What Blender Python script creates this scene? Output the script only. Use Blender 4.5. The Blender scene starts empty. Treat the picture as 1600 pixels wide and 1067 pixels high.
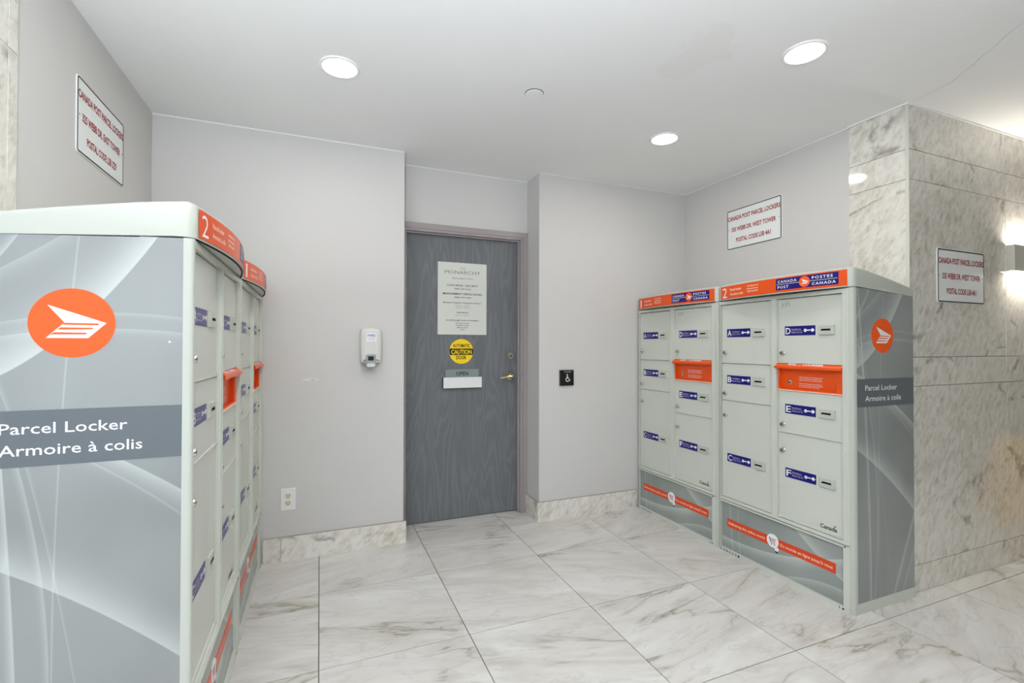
import bpy, math, random
from math import pi, sin, cos, sqrt, radians
random.seed(7)
SC = bpy.context.scene
COL = SC.collection

# ------------------------------------------------------------------ camera
cam_d = bpy.data.cameras.new('camera')
cam = bpy.data.objects.new('camera', cam_d)
COL.objects.link(cam)
cam_d.sensor_width = 36.0
cam_d.lens = 739.42 / 1600 * 36.0
cam_d.clip_start = 0.02
from mathutils import Matrix, Vector
yaw, pitch, roll = radians(22.10957), radians(0.57878), radians(0.09900617)
fw = Vector((sin(yaw) * cos(pitch), cos(yaw) * cos(pitch), sin(pitch)))
rt = Vector((cos(yaw), -sin(yaw), 0)); up = rt.cross(fw)
r2 = rt * cos(roll) + up * sin(roll); u2 = -rt * sin(roll) + up * cos(roll)
M = Matrix.Identity(4)
for i in range(3):
    M[i][0], M[i][1], M[i][2] = r2[i], u2[i], -fw[i]
M.translation = Vector((-0.00305, -1.38435, 1.2582))
cam.matrix_world = M
SC.camera = cam

# ------------------------------------------------------------------ world, lights, exposure
SC.view_settings.view_transform = 'Standard'
SC.view_settings.look = 'None'
SC.view_settings.gamma = 1.0
SC.view_settings.use_curve_mapping = False
SC.view_settings.exposure = 0.49
try:
    SC.cycles.use_denoising = True
    SC.cycles.max_bounces = 10
    SC.cycles.diffuse_bounces = 6
    SC.cycles.caustics_reflective = False
    SC.cycles.caustics_refractive = False
    SC.cycles.sample_clamp_indirect = 6.0
except Exception:
    pass
wd = bpy.data.worlds.new('sky'); SC.world = wd
wd.use_nodes = True
wd.node_tree.nodes['Background'].inputs[0].default_value = (0.75, 0.86, 1.0, 1)
wd.node_tree.nodes['Background'].inputs[1].default_value = 1.0


def area(name, loc, rot, sx, sy, power, col, shape='RECTANGLE', spread=pi):
    d = bpy.data.lights.new(name, 'AREA')
    d.shape = shape; d.size = sx
    if shape in ('RECTANGLE', 'ELLIPSE'):
        d.size_y = sy
    d.energy = power; d.color = col; d.spread = spread
    o = bpy.data.objects.new(name, d); COL.objects.link(o)
    o.location = loc; o.rotation_euler = rot
    return o


CEIL = 2.515
# daylight behind the glazed lobby front, at the back left of the photographer
area('window_daylight', (-2.0, -3.22, 1.30), (radians(90), 0, 0), 4.4, 2.2, 22, (0.84, 0.91, 1.0))
# the photographer's flash, bounced off the ceiling above the camera
area('bounce_flash', (-0.2, -1.72, 1.58), (radians(180), 0, 0), 0.12, 0.12, 108, (0.86, 0.93, 1.0), 'DISK')
LAMP_POWER = 2.8
LAMP_COL = (1.0, 0.95, 0.87)

# ------------------------------------------------------------------ materials
def srgb(r, g, b):
    f = lambda c: (c / 255 / 12.92) if c <= 10.3 else ((c / 255 + 0.055) / 1.055) ** 2.4
    return (f(r), f(g), f(b), 1)


MATS = {}


def mat(name, col, rough=0.5, metal=0.0, spec=0.5, emit=None, estr=0.0, coat=0.0):
    m = bpy.data.materials.new(name); m.use_nodes = True
    b = m.node_tree.nodes['Principled BSDF']
    b.inputs['Base Color'].default_value = col
    b.inputs['Roughness'].default_value = rough
    b.inputs['Metallic'].default_value = metal
    b.inputs['Specular IOR Level'].default_value = spec
    if coat:
        b.inputs['Coat Weight'].default_value = coat
        b.inputs['Coat Roughness'].default_value = 0.05
    if emit:
        b.inputs['Emission Color'].default_value = emit
        b.inputs['Emission Strength'].default_value = estr
    MATS[name] = m
    return m


class NT:
    """small node-tree helper"""
    def __init__(s, m):
        s.t = m.node_tree; s.b = s.t.nodes['Principled BSDF']

    def n(s, typ, **kw):
        x = s.t.nodes.new(typ)
        for k, v in kw.items():
            setattr(x, k, v)
        return x

    def link(s, a, b):
        s.t.links.new(a, b)

    def val(s, x, sock):
        if isinstance(x, (int, float)):
            sock.default_value = x
        else:
            s.link(x, sock)

    def math(s, op, a, b=0.0, c=0.0, clamp=False):
        x = s.n('ShaderNodeMath', operation=op); x.use_clamp = clamp
        s.val(a, x.inputs[0]); s.val(b, x.inputs[1]); s.val(c, x.inputs[2])
        return x.outputs[0]

    def ramp(s, fac, stops, interp='LINEAR'):
        x = s.n('ShaderNodeValToRGB'); x.color_ramp.interpolation = interp
        e = x.color_ramp.elements
        while len(e) < len(stops):
            e.new(0.5)
        for i, (p, c) in enumerate(stops):
            e[i].position = p
            e[i].color = c if len(c) == 4 else (*c, 1)
        s.link(fac, x.inputs[0])
        return x.outputs[0]

    def noise(s, vec, scale, detail=4, rough=0.5, dist=0.0, w=None):
        x = s.n('ShaderNodeTexNoise')
        if w is not None:
            x.noise_dimensions = '4D'; s.val(w, x.inputs['W'])
        x.inputs['Scale'].default_value = scale; x.inputs['Detail'].default_value = detail
        x.inputs['Roughness'].default_value = rough; x.inputs['Distortion'].default_value = dist
        if vec is not None:
            s.link(vec, x.inputs['Vector'])
        return x.outputs['Fac']

    def mapping(s, vec, loc=(0, 0, 0), rot=(0, 0, 0), scale=(1, 1, 1)):
        x = s.n('ShaderNodeMapping')
        x.inputs['Location'].default_value = loc; x.inputs['Rotation'].default_value = rot
        x.inputs['Scale'].default_value = scale
        s.link(vec, x.inputs['Vector'])
        return x

    def mix(s, fac, a, b, blend='MIX'):
        x = s.n('ShaderNodeMix', data_type='RGBA', blend_type=blend)
        s.val(fac, x.inputs[0])
        for v, k in ((a, 6), (b, 7)):
            if isinstance(v, tuple):
                x.inputs[k].default_value = v
            else:
                s.link(v, x.inputs[k])
        return x.outputs[2]

    def ridge(s, f, width):
        d = s.math('ABSOLUTE', s.math('SUBTRACT', f, 0.5))
        return s.math('SUBTRACT', 1.0, s.math('DIVIDE', d, width, clamp=True))

    def bump(s, h, strength, dist=0.002):
        x = s.n('ShaderNodeBump'); x.inputs['Strength'].default_value = strength
        x.inputs['Distance'].default_value = dist
        s.link(h, x.inputs['Height']); s.link(x.outputs[0], s.b.inputs['Normal'])


# painted walls / ceiling
def paint(name, col, rough=0.6, bump=0.05):
    m = mat(name, col, rough, spec=0.3); k = NT(m)
    tc = k.n('ShaderNodeTexCoord').outputs['Object']
    f = k.noise(tc, 1.3, 3)
    k.link(k.ramp(f, [(0.3, tuple(c * 0.965 for c in col[:3])), (0.7, col)]), k.b.inputs['Base Color'])
    k.bump(k.noise(tc, 220, 3), bump, 0.001)
    return m


paint('wall_paint', srgb(206, 204, 202), 0.62)
m = paint('ceiling_paint', srgb(234, 234, 234), 0.75)
k = NT(m)  # faint old water stain left on the ceiling between the two right-hand lights
tc = k.n('ShaderNodeTexCoord').outputs['Object']
dv = k.n('ShaderNodeVectorMath', operation='DISTANCE')
mp = k.mapping(tc, loc=(-1.5, -0.10, -CEIL), scale=(1, 0.62, 1))
ns = k.n('ShaderNodeTexNoise'); ns.inputs['Scale'].default_value = 9; ns.inputs['Detail'].default_value = 4
k.link(tc, ns.inputs['Vector'])
k.link(mp.outputs[0], dv.inputs[0]); dv.inputs[1].default_value = (0, 0, 0)
dd = k.math('ADD', dv.outputs['Value'], k.math('MULTIPLY', k.math('SUBTRACT', ns.outputs['Fac'], 0.5), 0.22))
st = k.ramp(dd, [(0.0, (1, 1, 1)), (0.10, (1, 1, 1)), (0.125, (0, 0, 0))])
old = k.b.inputs['Base Color'].links[0].from_socket
k.link(k.mix(k.math('MULTIPLY', st, 0.14), old, srgb(212, 206, 196)), k.b.inputs['Base Color'])

# carrara style wall marble
def wall_marble(name, bright=1.0):
    m = mat(name, srgb(214, 210, 204), 0.07, spec=0.8); k = NT(m)
    tc = k.n('ShaderNodeTexCoord').outputs['Object']
    oi = k.n('ShaderNodeObjectInfo').outputs['Random']
    w = k.math('MULTIPLY', oi, 40.0)
    wv = k.n('ShaderNodeVectorRotate', rotation_type='Y_AXIS'); k.link(tc, wv.inputs['Vector']); wv.inputs['Angle'].default_value = radians(-34)
    mp = k.mapping(wv.outputs[0], scale=(1.0, 1.0, 0.48)).outputs[0]
    a = k.noise(mp, 34, 7, 0.62, 0.6, w)
    big = k.noise(tc, 2.2, 4, 0.55, 0.3, w)
    am = k.math('ADD', k.math('MULTIPLY', a, 0.72), k.math('MULTIPLY', big, 0.28))
    base = k.ramp(am, [(0.34, srgb(180, 171, 156)), (0.44, srgb(208, 203, 192)), (0.54, srgb(223, 220, 212)), (0.68, srgb(231, 229, 224))])
    fl = k.ramp(k.noise(mp, 48, 6, 0.62, 0.8, k.math('ADD', w, 3.0)), [(0.60, (0, 0, 0)), (0.70, (1, 1, 1))])
    msk = k.ramp(k.noise(tc, 4.0, 3, 0.55, 0, w), [(0.44, (0, 0, 0)), (0.66, (1, 1, 1))])
    c1 = k.mix(k.math('MULTIPLY', k.math('MULTIPLY', fl, msk), 0.6), base, srgb(120, 110, 94))
    mp2 = k.mapping(tc, rot=(0, radians(-25), 0), scale=(1, 1, 1.5)).outputs[0]
    rough_ = k.n('ShaderNodeVectorMath', operation='MULTIPLY_ADD')
    nc = k.n('ShaderNodeTexNoise'); nc.inputs['Scale'].default_value = 22; nc.inputs['Detail'].default_value = 4; k.link(tc, nc.inputs['Vector'])
    k.link(nc.outputs['Color'], rough_.inputs[0]); rough_.inputs[1].default_value = (0.05, 0.05, 0.05); k.link(mp2, rough_.inputs[2])
    s2 = k.ridge(k.noise(rough_.outputs[0], 0.9, 2, 0.45, 0.2, k.math('ADD', w, 7.0)), 0.010)
    brk = k.ramp(k.noise(tc, 7, 5, 0.65, 0, w), [(0.47, (0, 0, 0)), (0.58, (1, 1, 1))])
    c2 = k.mix(k.math('MULTIPLY', k.math('MULTIPLY', s2, brk), 0.62), c1, srgb(92, 78, 68))
    k.link(c2, k.b.inputs['Base Color'])
    return m


wall_marble('wall_marble')
# polished porcelain floor tile
m = mat('floor_tile', srgb(222, 220, 216), 0.22, spec=0.4); k = NT(m)
tc = k.n('ShaderNodeTexCoord').outputs['Object']
oi = k.n('ShaderNodeObjectInfo').outputs['Random']
w = k.math('MULTIPLY', oi, 60.0)
vr = k.n('ShaderNodeVectorRotate', rotation_type='Z_AXIS')
k.link(tc, vr.inputs['Vector'])
k.link(k.math('MULTIPLY', k.math('SUBTRACT', k.math('FRACT', k.math('MULTIPLY', oi, 17.3)), 0.5), 1.1), vr.inputs['Angle'])
mp = k.mapping(vr.outputs[0], scale=(0.8, 3.4, 1.0)).outputs[0]
cl = k.noise(mp, 2.0, 6, 0.6, 0.9, w)
base = k.ramp(cl, [(0.30, srgb(194, 190, 183)), (0.5, srgb(208, 205, 200)), (0.68, srgb(217, 216, 213))])
v1 = k.ridge(k.noise(mp, 1.0, 5, 0.55, 0.8, k.math('ADD', w, 3.0)), 0.013)
v1w = k.ridge(k.noise(mp, 1.0, 5, 0.55, 0.8, k.math('ADD', w, 3.0)), 0.07)
ms = k.ramp(k.noise(vr.outputs[0], 2.6, 2, 0.5, 0, w), [(0.46, (0, 0, 0)), (0.66, (1, 1, 1))])
c = k.mix(k.math('MULTIPLY', k.math('MULTIPLY', v1w, ms), 0.5), base, srgb(160, 154, 138))
c = k.mix(k.math('MULTIPLY', k.math('MULTIPLY', v1, ms), 0.72), c, srgb(122, 116, 94))
v2 = k.ridge(k.noise(mp, 2.6, 5, 0.55, 1.0, k.math('ADD', w, 9.0)), 0.02)
c = k.mix(k.math('MULTIPLY', v2, 0.2), c, srgb(150, 144, 134))
k.link(c, k.b.inputs['Base Color'])
mat('grout', srgb(112, 104, 86), 0.85)
# stained oak door
m = mat('door_oak', srgb(110, 114, 120), 0.42, spec=0.35); k = NT(m)
tc = k.n('ShaderNodeTexCoord').outputs['Object']
mp = k.mapping(tc, scale=(1.0, 1.0, 0.16)).outputs[0]
n1 = k.noise(mp, 5.0, 2, 0.5, 0.3)
rg = k.math('FRACT', k.math('MULTIPLY', n1, 16.0))
lines = k.math('POWER', k.math('ABSOLUTE', k.math('SUBTRACT', k.math('MULTIPLY', rg, 2.0), 1.0)), 2.0)
fine = k.noise(k.mapping(tc, scale=(1, 1, 0.02)).outputs[0], 260, 4, 0.6)
f = k.math('ADD', k.math('MULTIPLY', lines, 0.30), k.math('MULTIPLY', fine, 0.7))
cc = k.ramp(f, [(0.2, srgb(98, 102, 107)), (0.5, srgb(112, 116, 119)), (0.85, srgb(124, 127, 129))])
k.link(cc, k.b.inputs['Base Color'])
k.bump(fine, 0.12, 0.001)
mat('door_frame_paint', srgb(158, 150, 150), 0.35)
m = mat('locker_paint', srgb(202, 205, 196), 0.24, spec=0.5)
mat('locker_cap', srgb(184, 188, 178), 0.3, spec=0.5)
mat('post_orange', srgb(226, 82, 18), 0.3, spec=0.4)
mat('banner_orange', srgb(216, 70, 28), 0.35, spec=0.4)
mat('emblem_orange', srgb(238, 92, 34), 0.4, spec=0.3)
mat('post_blue', srgb(16, 12, 112), 0.3, spec=0.4)
mat('print_white', srgb(238, 238, 240), 0.45, spec=0.3)
mat('print_cream', srgb(250, 214, 190), 0.45, spec=0.3)
mat('print_black', srgb(24, 24, 26), 0.5, spec=0.3)
mat('print_grey', srgb(120, 122, 120), 0.5, spec=0.3)
mat('print_red', srgb(152, 26, 34), 0.5, spec=0.3)
mat('print_blue', srgb(60, 66, 150), 0.5, spec=0.3)
mat('band_grey', srgb(98, 104, 108), 0.4, spec=0.4)
mat('black_rubber', srgb(22, 24, 22), 0.7, spec=0.2)
mat('black_plastic', srgb(14, 14, 15), 0.4, spec=0.4)
mat('chrome', srgb(205, 203, 198), 0.16, metal=1.0)
mat('brass_nickel', srgb(196, 184, 150), 0.22, metal=1.0)
mat('dark_hole', srgb(10, 10, 10), 0.8, spec=0.1)
mat('sign_white', srgb(228, 231, 230), 0.4, spec=0.4)
mat('plastic_white', srgb(232, 232, 230), 0.35, spec=0.4)
mat('plastic_pale_grey', srgb(212, 212, 208), 0.35, spec=0.4)
mat('plastic_mid_grey', srgb(158, 163, 164), 0.3, spec=0.5)
mat('ivory', srgb(214, 206, 184), 0.4)
mat('plaque', srgb(216, 219, 212), 0.2, spec=0.5)
mat('open_grey', srgb(132, 146, 144), 0.35, spec=0.4)
mat('caution_yellow', srgb(244, 208, 32), 0.45, spec=0.3)
mat('floor_sign_yellow', srgb(250, 196, 20), 0.4, spec=0.4)
mat('sticker_beige', srgb(196, 192, 172), 0.6)
mat('pencil', srgb(112, 116, 110), 0.7, spec=0.1)
mat('lamp_trim', srgb(235, 234, 230), 0.4)
mat('lamp_glow', (1, 1, 1, 1), 0.5, emit=(1.0, 0.97, 0.93, 1), estr=9.0)
mat('sconce_metal', srgb(206, 204, 194), 0.4, spec=0.4)
mat('sconce_glow', (1, 1, 1, 1), 0.5, emit=(1.0, 0.94, 0.84, 1), estr=30.0)
mat('trim_white', srgb(236, 236, 234), 0.5)
mat('caulk', srgb(168, 160, 150), 0.6)
mat('lobby_wall', srgb(150, 142, 128), 0.5)
mat('window_metal', srgb(70, 72, 74), 0.4, metal=0.6)
m = bpy.data.materials.new('window_glass'); m.use_nodes = True; MATS['window_glass'] = m
t = m.node_tree; b = t.nodes['Principled BSDF']; t.nodes.remove(b)
tr = t.nodes.new('ShaderNodeBsdfTransparent'); gl = t.nodes.new('ShaderNodeBsdfGlossy'); mx = t.nodes.new('ShaderNodeMixShader')
gl.inputs['Roughness'].default_value = 0.02; mx.inputs[0].default_value = 0.06
t.links.new(tr.outputs[0], mx.inputs[1]); t.links.new(gl.outputs[0], mx.inputs[2])
t.links.new(mx.outputs[0], t.nodes['Material Output'].inputs['Surface'])


def swoosh_mat(name, dark, light, curves, rough=0.22):
    """printed light-trail graphic: every curve is a quadratic with one crisp edge and one soft side
    (axis 'a': v = c0+c1*a+c2*a^2 ; axis 'v': a = c0+c1*v+c2*v^2)"""
    m = mat(name, dark, rough, spec=0.5); k = NT(m)
    tc = k.n('ShaderNodeTexCoord').outputs['Object']
    sx = k.n('ShaderNodeSeparateXYZ'); k.link(tc, sx.inputs[0])
    A, V = sx.outputs['X'], sx.outputs['Z']
    tot = k.math('MULTIPLY', k.noise(k.mapping(tc, scale=(1, 1, 0.6)).outputs[0], 3.2, 2, 0.4), 0.5)
    for ax, pts, side, soft, strg in curves:
        (x0, y0), (x1, y1), (x2, y2) = pts
        den = (x0 - x1) * (x0 - x2) * (x1 - x2)
        c2 = (x2 * (y1 - y0) + x1 * (y0 - y2) + x0 * (y2 - y1)) / den
        c1 = (x2 * x2 * (y0 - y1) + x1 * x1 * (y2 - y0) + x0 * x0 * (y1 - y2)) / den
        c0 = y0 - c1 * x0 - c2 * x0 * x0
        p, q = (A, V) if ax == 'a' else (V, A)
        cur = k.math('MULTIPLY_ADD', k.math('MULTIPLY_ADD', p, c2, c1), p, c0)
        d = k.math('MULTIPLY', k.math('SUBTRACT', q, cur), side)
        soft_f = k.math('SUBTRACT', 1.0, k.math('DIVIDE', d, soft, clamp=True))
        soft_f = k.math('POWER', soft_f, 2.2)
        edge = k.math('DIVIDE', k.math('ADD', d, 0.0015), 0.003, clamp=True)
        v = k.math('MULTIPLY', k.math('MULTIPLY', soft_f, edge), strg)
        tot = k.math('ADD', tot, v)
    tot = k.math('MINIMUM', tot, 1.0)
    k.link(k.mix(tot, dark, light), k.b.inputs['Base Color'])
    return m


swoosh_mat('panel_graphic', srgb(121, 124, 124), srgb(186, 190, 187), [
    ('a', [(0.09, 1.19), (0.28, 1.375), (0.388, 1.536)], 1, 0.20, 0.75),
    ('a', [(0.10, 1.45), (0.28, 1.60), (0.40, 1.72)], -1, 0.06, 0.25),
    ('v', [(1.516, 0.229), (0.80, 0.191), (0.30, 0.188)], -1, 0.006, 0.45),
    ('a', [(0.26, 1.01), (0.317, 0.974), (0.436, 0.891)], -1, 0.09, 0.55),
    ('a', [(0.26, 0.972), (0.35, 0.905), (0.436, 0.831)], -1, 0.012, 0.3),
    ('a', [(0.085, 0.737), (0.25, 0.622), (0.435, 0.463)], 1, 0.14, 0.60),
    ('v', [(0.973, 0.092), (0.792, 0.104), (0.30, 0.125)], -1, 0.03, 0.6),
    ('v', [(0.973, 0.121), (0.80, 0.153), (0.30, 0.178)], -1, 0.02, 0.35),
    ('a', [(0.078, 1.455), (0.10, 1.49), (0.13, 1.545)], 1, 0.05, 0.5),
    ('a', [(0.0, 1.33), (0.07, 1.20), (0.115, 1.05)], 1, 0.05, 0.25),
    ('a', [(0.25, 1.338), (0.33, 1.34), (0.45, 1.33)], -1, 0.02, 0.22),
    ('a', [(0.25, 1.299), (0.33, 1.30), (0.45, 1.291)], -1, 0.03, 0.25),
    ('a', [(0.27, 0.0), (0.36, 0.20), (0.46, 0.42)], -1, 0.10, 0.5),
    ('a', [(0.33, 0.0), (0.40, 0.12), (0.46, 0.25)], -1, 0.05, 0.35),
])
swoosh_mat('kick_graphic', srgb(116, 124, 122), srgb(196, 202, 196), [
    ('v', [(0.0, 0.10), (0.15, 0.085), (0.30, 0.075)], -1, 0.012, 0.45),
    ('v', [(0.0, 0.15), (0.15, 0.14), (0.30, 0.13)], -1, 0.007, 0.45),
    ('a', [(0.03, 0.085), (0.35, 0.11), (0.75, 0.24)], -1, 0.08, 0.5),
    ('a', [(0.50, 0.30), (0.60, 0.22), (0.75, 0.13)], 1, 0.12, 0.45),
    ('a', [(0.40, 0.0), (0.55, 0.06), (0.75, 0.09)], -1, 0.06, 0.35),
])

# ------------------------------------------------------------------ mesh builder
_tc = {}


def text2d(body, bold=0.0, shear=0.0, space=1.0):
    key = (body, bold, shear, space)
    if key not in _tc:
        c = bpy.data.curves.new('t', 'FONT')
        c.body = body; c.size = 1; c.resolution_u = 2; c.offset = bold; c.shear = shear; c.space_character = space
        o = bpy.data.objects.new('t', c); COL.objects.link(o)
        dg = bpy.context.evaluated_depsgraph_get()
        me = o.evaluated_get(dg).to_mesh()
        vs = [(v.co.x, v.co.y) for v in me.vertices]
        fs = [tuple(p.vertices) for p in me.polygons]
        o.evaluated_get(dg).to_mesh_clear()
        bpy.data.objects.remove(o); bpy.data.curves.remove(c)
        _tc[key] = (vs, fs)
    return _tc[key]


def rrect(u0, u1, v0, v1, r, seg=5):
    out = []
    for cx, cy, a0 in ((u1 - r, v0 + r, -90), (u1 - r, v1 - r, 0), (u0 + r, v1 - r, 90), (u0 + r, v0 + r, 180)):
        for i in range(seg + 1):
            a = radians(a0 + 90 * i / seg)
            out.append((cx + r * cos(a), cy + r * sin(a)))
    return out


def circ(cx, cy, r, seg=32, ry=None):
    return [(cx + r * cos(2 * pi * i / seg), cy + (ry or r) * sin(2 * pi * i / seg)) for i in range(seg)]


def inset(poly, d):
    n = len(poly); out = []
    for i in range(n):
        (x0, y0), (x1, y1), (x2, y2) = poly[i - 1], poly[i], poly[(i + 1) % n]
        e1 = (x1 - x0, y1 - y0); e2 = (x2 - x1, y2 - y1)
        l1 = math.hypot(*e1) or 1e-9; l2 = math.hypot(*e2) or 1e-9
        n1 = (-e1[1] / l1, e1[0] / l1); n2 = (-e2[1] / l2, e2[0] / l2)
        bx, by = n1[0] + n2[0], n1[1] + n2[1]
        q = bx * n1[0] + by * n1[1]
        q = max(q, 0.3)
        out.append((x1 + bx * d / q, y1 + by * d / q))
    return out


class MB:
    """panel coordinates: u to the viewer's right, v up, n out towards the viewer  ->  local (u, -n, v)"""
    def __init__(s):
        s.v = []; s.f = []; s.m = []; s.mats = []

    def mi(s, name):
        if name not in s.mats:
            s.mats.append(name)
        return s.mats.index(name)

    def add(s, vs, fs, mname):
        o = len(s.v); s.v += [(u, -n, v) for u, v, n in vs]
        i = s.mi(mname)
        for f in fs:
            s.f.append(tuple(o + q for q in f)); s.m.append(i)

    def box(s, u0, u1, v0, v1, n0, n1, m):
        vs = [(u0, v0, n0), (u1, v0, n0), (u1, v1, n0), (u0, v1, n0), (u0, v0, n1), (u1, v0, n1), (u1, v1, n1), (u0, v1, n1)]
        s.add(vs, [(4, 5, 6, 7), (3, 2, 1, 0), (0, 1, 5, 4), (1, 2, 6, 5), (2, 3, 7, 6), (3, 0, 4, 7)], m)

    def wbox(s, x0, x1, y0, y1, z0, z1, m):
        s.box(x0, x1, z0, z1, -y1, -y0, m)

    def prism(s, poly, n0, n1, m, bev=0.0, m_face=None):
        n = len(poly)
        rings = [(poly, n0), (poly, n1 - bev)]
        if bev:
            rings.append((inset(poly, bev * 0.3), n1 - bev * 0.3)); rings.append((inset(poly, bev), n1))
        vs = [(p[0], p[1], h) for pl, h in rings for p in pl]
        fs = [tuple(range(n - 1, -1, -1))]
        for r in range(len(rings) - 1):
            for i in range(n):
                j = (i + 1) % n
                fs.append((r * n + i, r * n + j, (r + 1) * n + j, (r + 1) * n + i))
        s.add(vs, fs, m)
        R = len(rings) - 1
        s.add([(p[0], p[1], rings[R][1]) for p in rings[R][0]], [tuple(range(n))], m_face or m)

    def flat(s, poly, n, m):
        s.add([(p[0], p[1], n) for p in poly], [tuple(range(len(poly)))], m)

    def ring(s, o, i, n, m):
        k = len(o)
        s.add([(p[0], p[1], n) for p in o + i], [(a, (a + 1) % k, k + (a + 1) % k, k + a) for a in range(k)], m)

    def vprism(s, poly, v0, v1, m):
        """poly in (u, n), counter-clockwise seen with n up; extruded along v"""
        k = len(poly)
        vs = [(p[0], v0, p[1]) for p in poly] + [(p[0], v1, p[1]) for p in poly]
        fs = [tuple(range(k)), tuple(range(2 * k - 1, k - 1, -1))]
        for i in range(k):
            j = (i + 1) % k
            fs.append((j, i, k + i, k + j))
        s.add(vs, fs, m)

    def lathe(s, cu, cv, prof, m, seg=20):
        vs = []; fs = []
        for r, n in prof:
            for i in range(seg):
                a = 2 * pi * i / seg
                vs.append((cu + r * cos(a), cv + r * sin(a), n))
        for q in range(len(prof) - 1):
            for i in range(seg):
                j = (i + 1) % seg
                fs.append((q * seg + i, q * seg + j, (q + 1) * seg + j, (q + 1) * seg + i))
        s.add(vs, fs, m)
        s.add(vs[-seg:], [tuple(range(seg))], m)

    def tube(s, pts, r, m, seg=8):
        vs = []; fs = []
        for i, p in enumerate(pts):
            a = Vector(pts[max(i - 1, 0)]); b = Vector(pts[min(i + 1, len(pts) - 1)])
            t = (b - a).normalized()
            x = t.cross(Vector((0.13, 0.9, 0.41))).normalized(); y = t.cross(x)
            rr = r[i] if isinstance(r, (list, tuple)) else r
            for q in range(seg):
                an = 2 * pi * q / seg
                w = Vector(p) + x * rr * cos(an) + y * rr * sin(an)
                vs.append(tuple(w))
        for i in range(len(pts) - 1):
            for q in range(seg):
                z = (q + 1) % seg
                fs.append((i * seg + q, i * seg + z, (i + 1) * seg + z, (i + 1) * seg + q))
        fs.append(tuple(range(seg - 1, -1, -1))); fs.append(tuple(range((len(pts) - 1) * seg, len(pts) * seg)))
        s.add(vs, fs, m)

    def text(s, body, u0, u1, v, h, n, m, bold=0.0, shear=0.0, align='L', space=1.0, fn=None):
        """fit between u0 and u1 (if u1 given) with cap height h on baseline v; n may come from fn(u)"""
        vs, fs = text2d(body, bold, shear, space)
        if not vs:
            return
        xa = min(p[0] for p in vs); xb = max(p[0] for p in vs)
        sy = h / 0.729
        if u1 is None:
            sx = sy
            wd_ = (xb - xa) * sx
            st_ = u0 if align == 'L' else (u0 - wd_ / 2 if align == 'C' else u0 - wd_)
        else:
            sx = (u1 - u0) / (xb - xa); st_ = u0
        out = []
        for x, y in vs:
            uu = st_ + (x - xa) * sx
            out.append((uu, v + y * sy, fn(uu) + n if fn else n))
        s.add(out, fs, m)

    def squash(s, k_=0.895, top=0.126):
        s.v = [(x, y, top - (top - z) * k_) for x, y, z in s.v]
        return s

    def build(s, name, parent=None, loc=(0, 0, 0), rotz=0.0, smooth=False, label=None):
        me = bpy.data.meshes.new(name)
        me.from_pydata(s.v, [], s.f)
        for q in s.mats:
            me.materials.append(MATS[q])
        me.polygons.foreach_set('material_index', s.m)
        if smooth:
            me.polygons.foreach_set('use_smooth', [True] * len(s.f))
            me.set_sharp_from_angle(angle=radians(32))
        me.update()
        o = bpy.data.objects.new(name, me); COL.objects.link(o)
        o.location = loc; o.rotation_euler = (0, 0, rotz)
        if parent:
            o.parent = parent
        if label:
            o['label'] = label
        return o


def thing(name, label, cat, loc=(0, 0, 0), rotz=0.0, group=None):
    o = bpy.data.objects.new(name, None); COL.objects.link(o)
    o.empty_display_size = 0.05
    o.location = loc; o.rotation_euler = (0, 0, rotz)
    o['label'] = label; o['category'] = cat
    if group:
        o['group'] = group
    return o


def tag(o, label, cat, group=None):
    o['label'] = label; o['category'] = cat
    if group:
        o['group'] = group
    return o


def struct(o):
    o['kind'] = 'structure'
    return o


def dup_tree(o, parent=None):
    c = o.copy(); COL.objects.link(c)
    if parent:
        c.parent = parent
    for ch in list(o.children):
        dup_tree(ch, c)
    return c


LEFT, RIGHT = radians(90), radians(-90)     # rotation of things that hang on / face away from the side walls

# ------------------------------------------------------------------ room shell
X0, X1, Y0, Y1 = -4.6, 6.6, -3.2, 2.15
b = MB(); b.wbox(X0, X1, Y0, Y1, -0.10, -0.0035, 'grout'); floor = struct(b.build('floor'))
T = 0.6096
tile_mesh = None
b = MB()
g = 0.0021
b.prism([(g, -T + g), (T - g, -T + g), (T - g, -g), (g, -g)], -0.010, 0.0, 'floor_tile')


def tile(x0, x1, y0, y1):
    q = MB(); q.wbox(x0 + g, x1 - g, y0 + g, y1 - g, -0.0034, 0.0, 'floor_tile')
    return q


full = None
i0, i1 = -3, 9
for i in range(i0, i1):
    for j in range(-4, 4):
        x0, x1, y0, y1 = i * T, (i + 1) * T, j * T, (j + 1) * T
        whole = True
        if j == 2:
            y1 = 1.70; whole = False
            if i == 0:       # cut around the recess mouth
                y1 = 1.83
            if i == 1 or i == 2:
                y1 = 1.83 if i == 1 else 1.70
        if j == 3:
            continue
        cx, cy = (x0 + x1) / 2, (y0 + y1) / 2
        if (x1 < -0.85 or x0 > 2.80) and j >= 0:
            if j == 0 and (x0 < 5.6):
                y1 = 0.10; whole = False
            else:
                continue
        if whole:
            if full is None:
                q = MB(); q.wbox(-T / 2 + g, T / 2 - g, -T / 2 + g, T / 2 - g, -0.0034, 0.0, 'floor_tile')
                full = q.build('tile', floor, (cx, cy, 0))
            else:
                o = full.copy(); COL.objects.link(o); o.location = (cx, cy, 0)
        else:
            cy = (y0 + y1) / 2
            q = MB(); q.wbox(x0 - cx + g, x1 - cx - g, y0 - cy + g, y1 - cy - g, -0.0034, 0.0, 'floor_tile')
            q.build('tile', floor, (cx, cy, 0))
q = MB(); q.wbox(-0.121 + g, 0.1205, -0.065 + 0.002, 0.065 - g, -0.0034, 0.0, 'floor_tile'); q.build('tile', floor, (1.3402, 1.765, 0))
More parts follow.
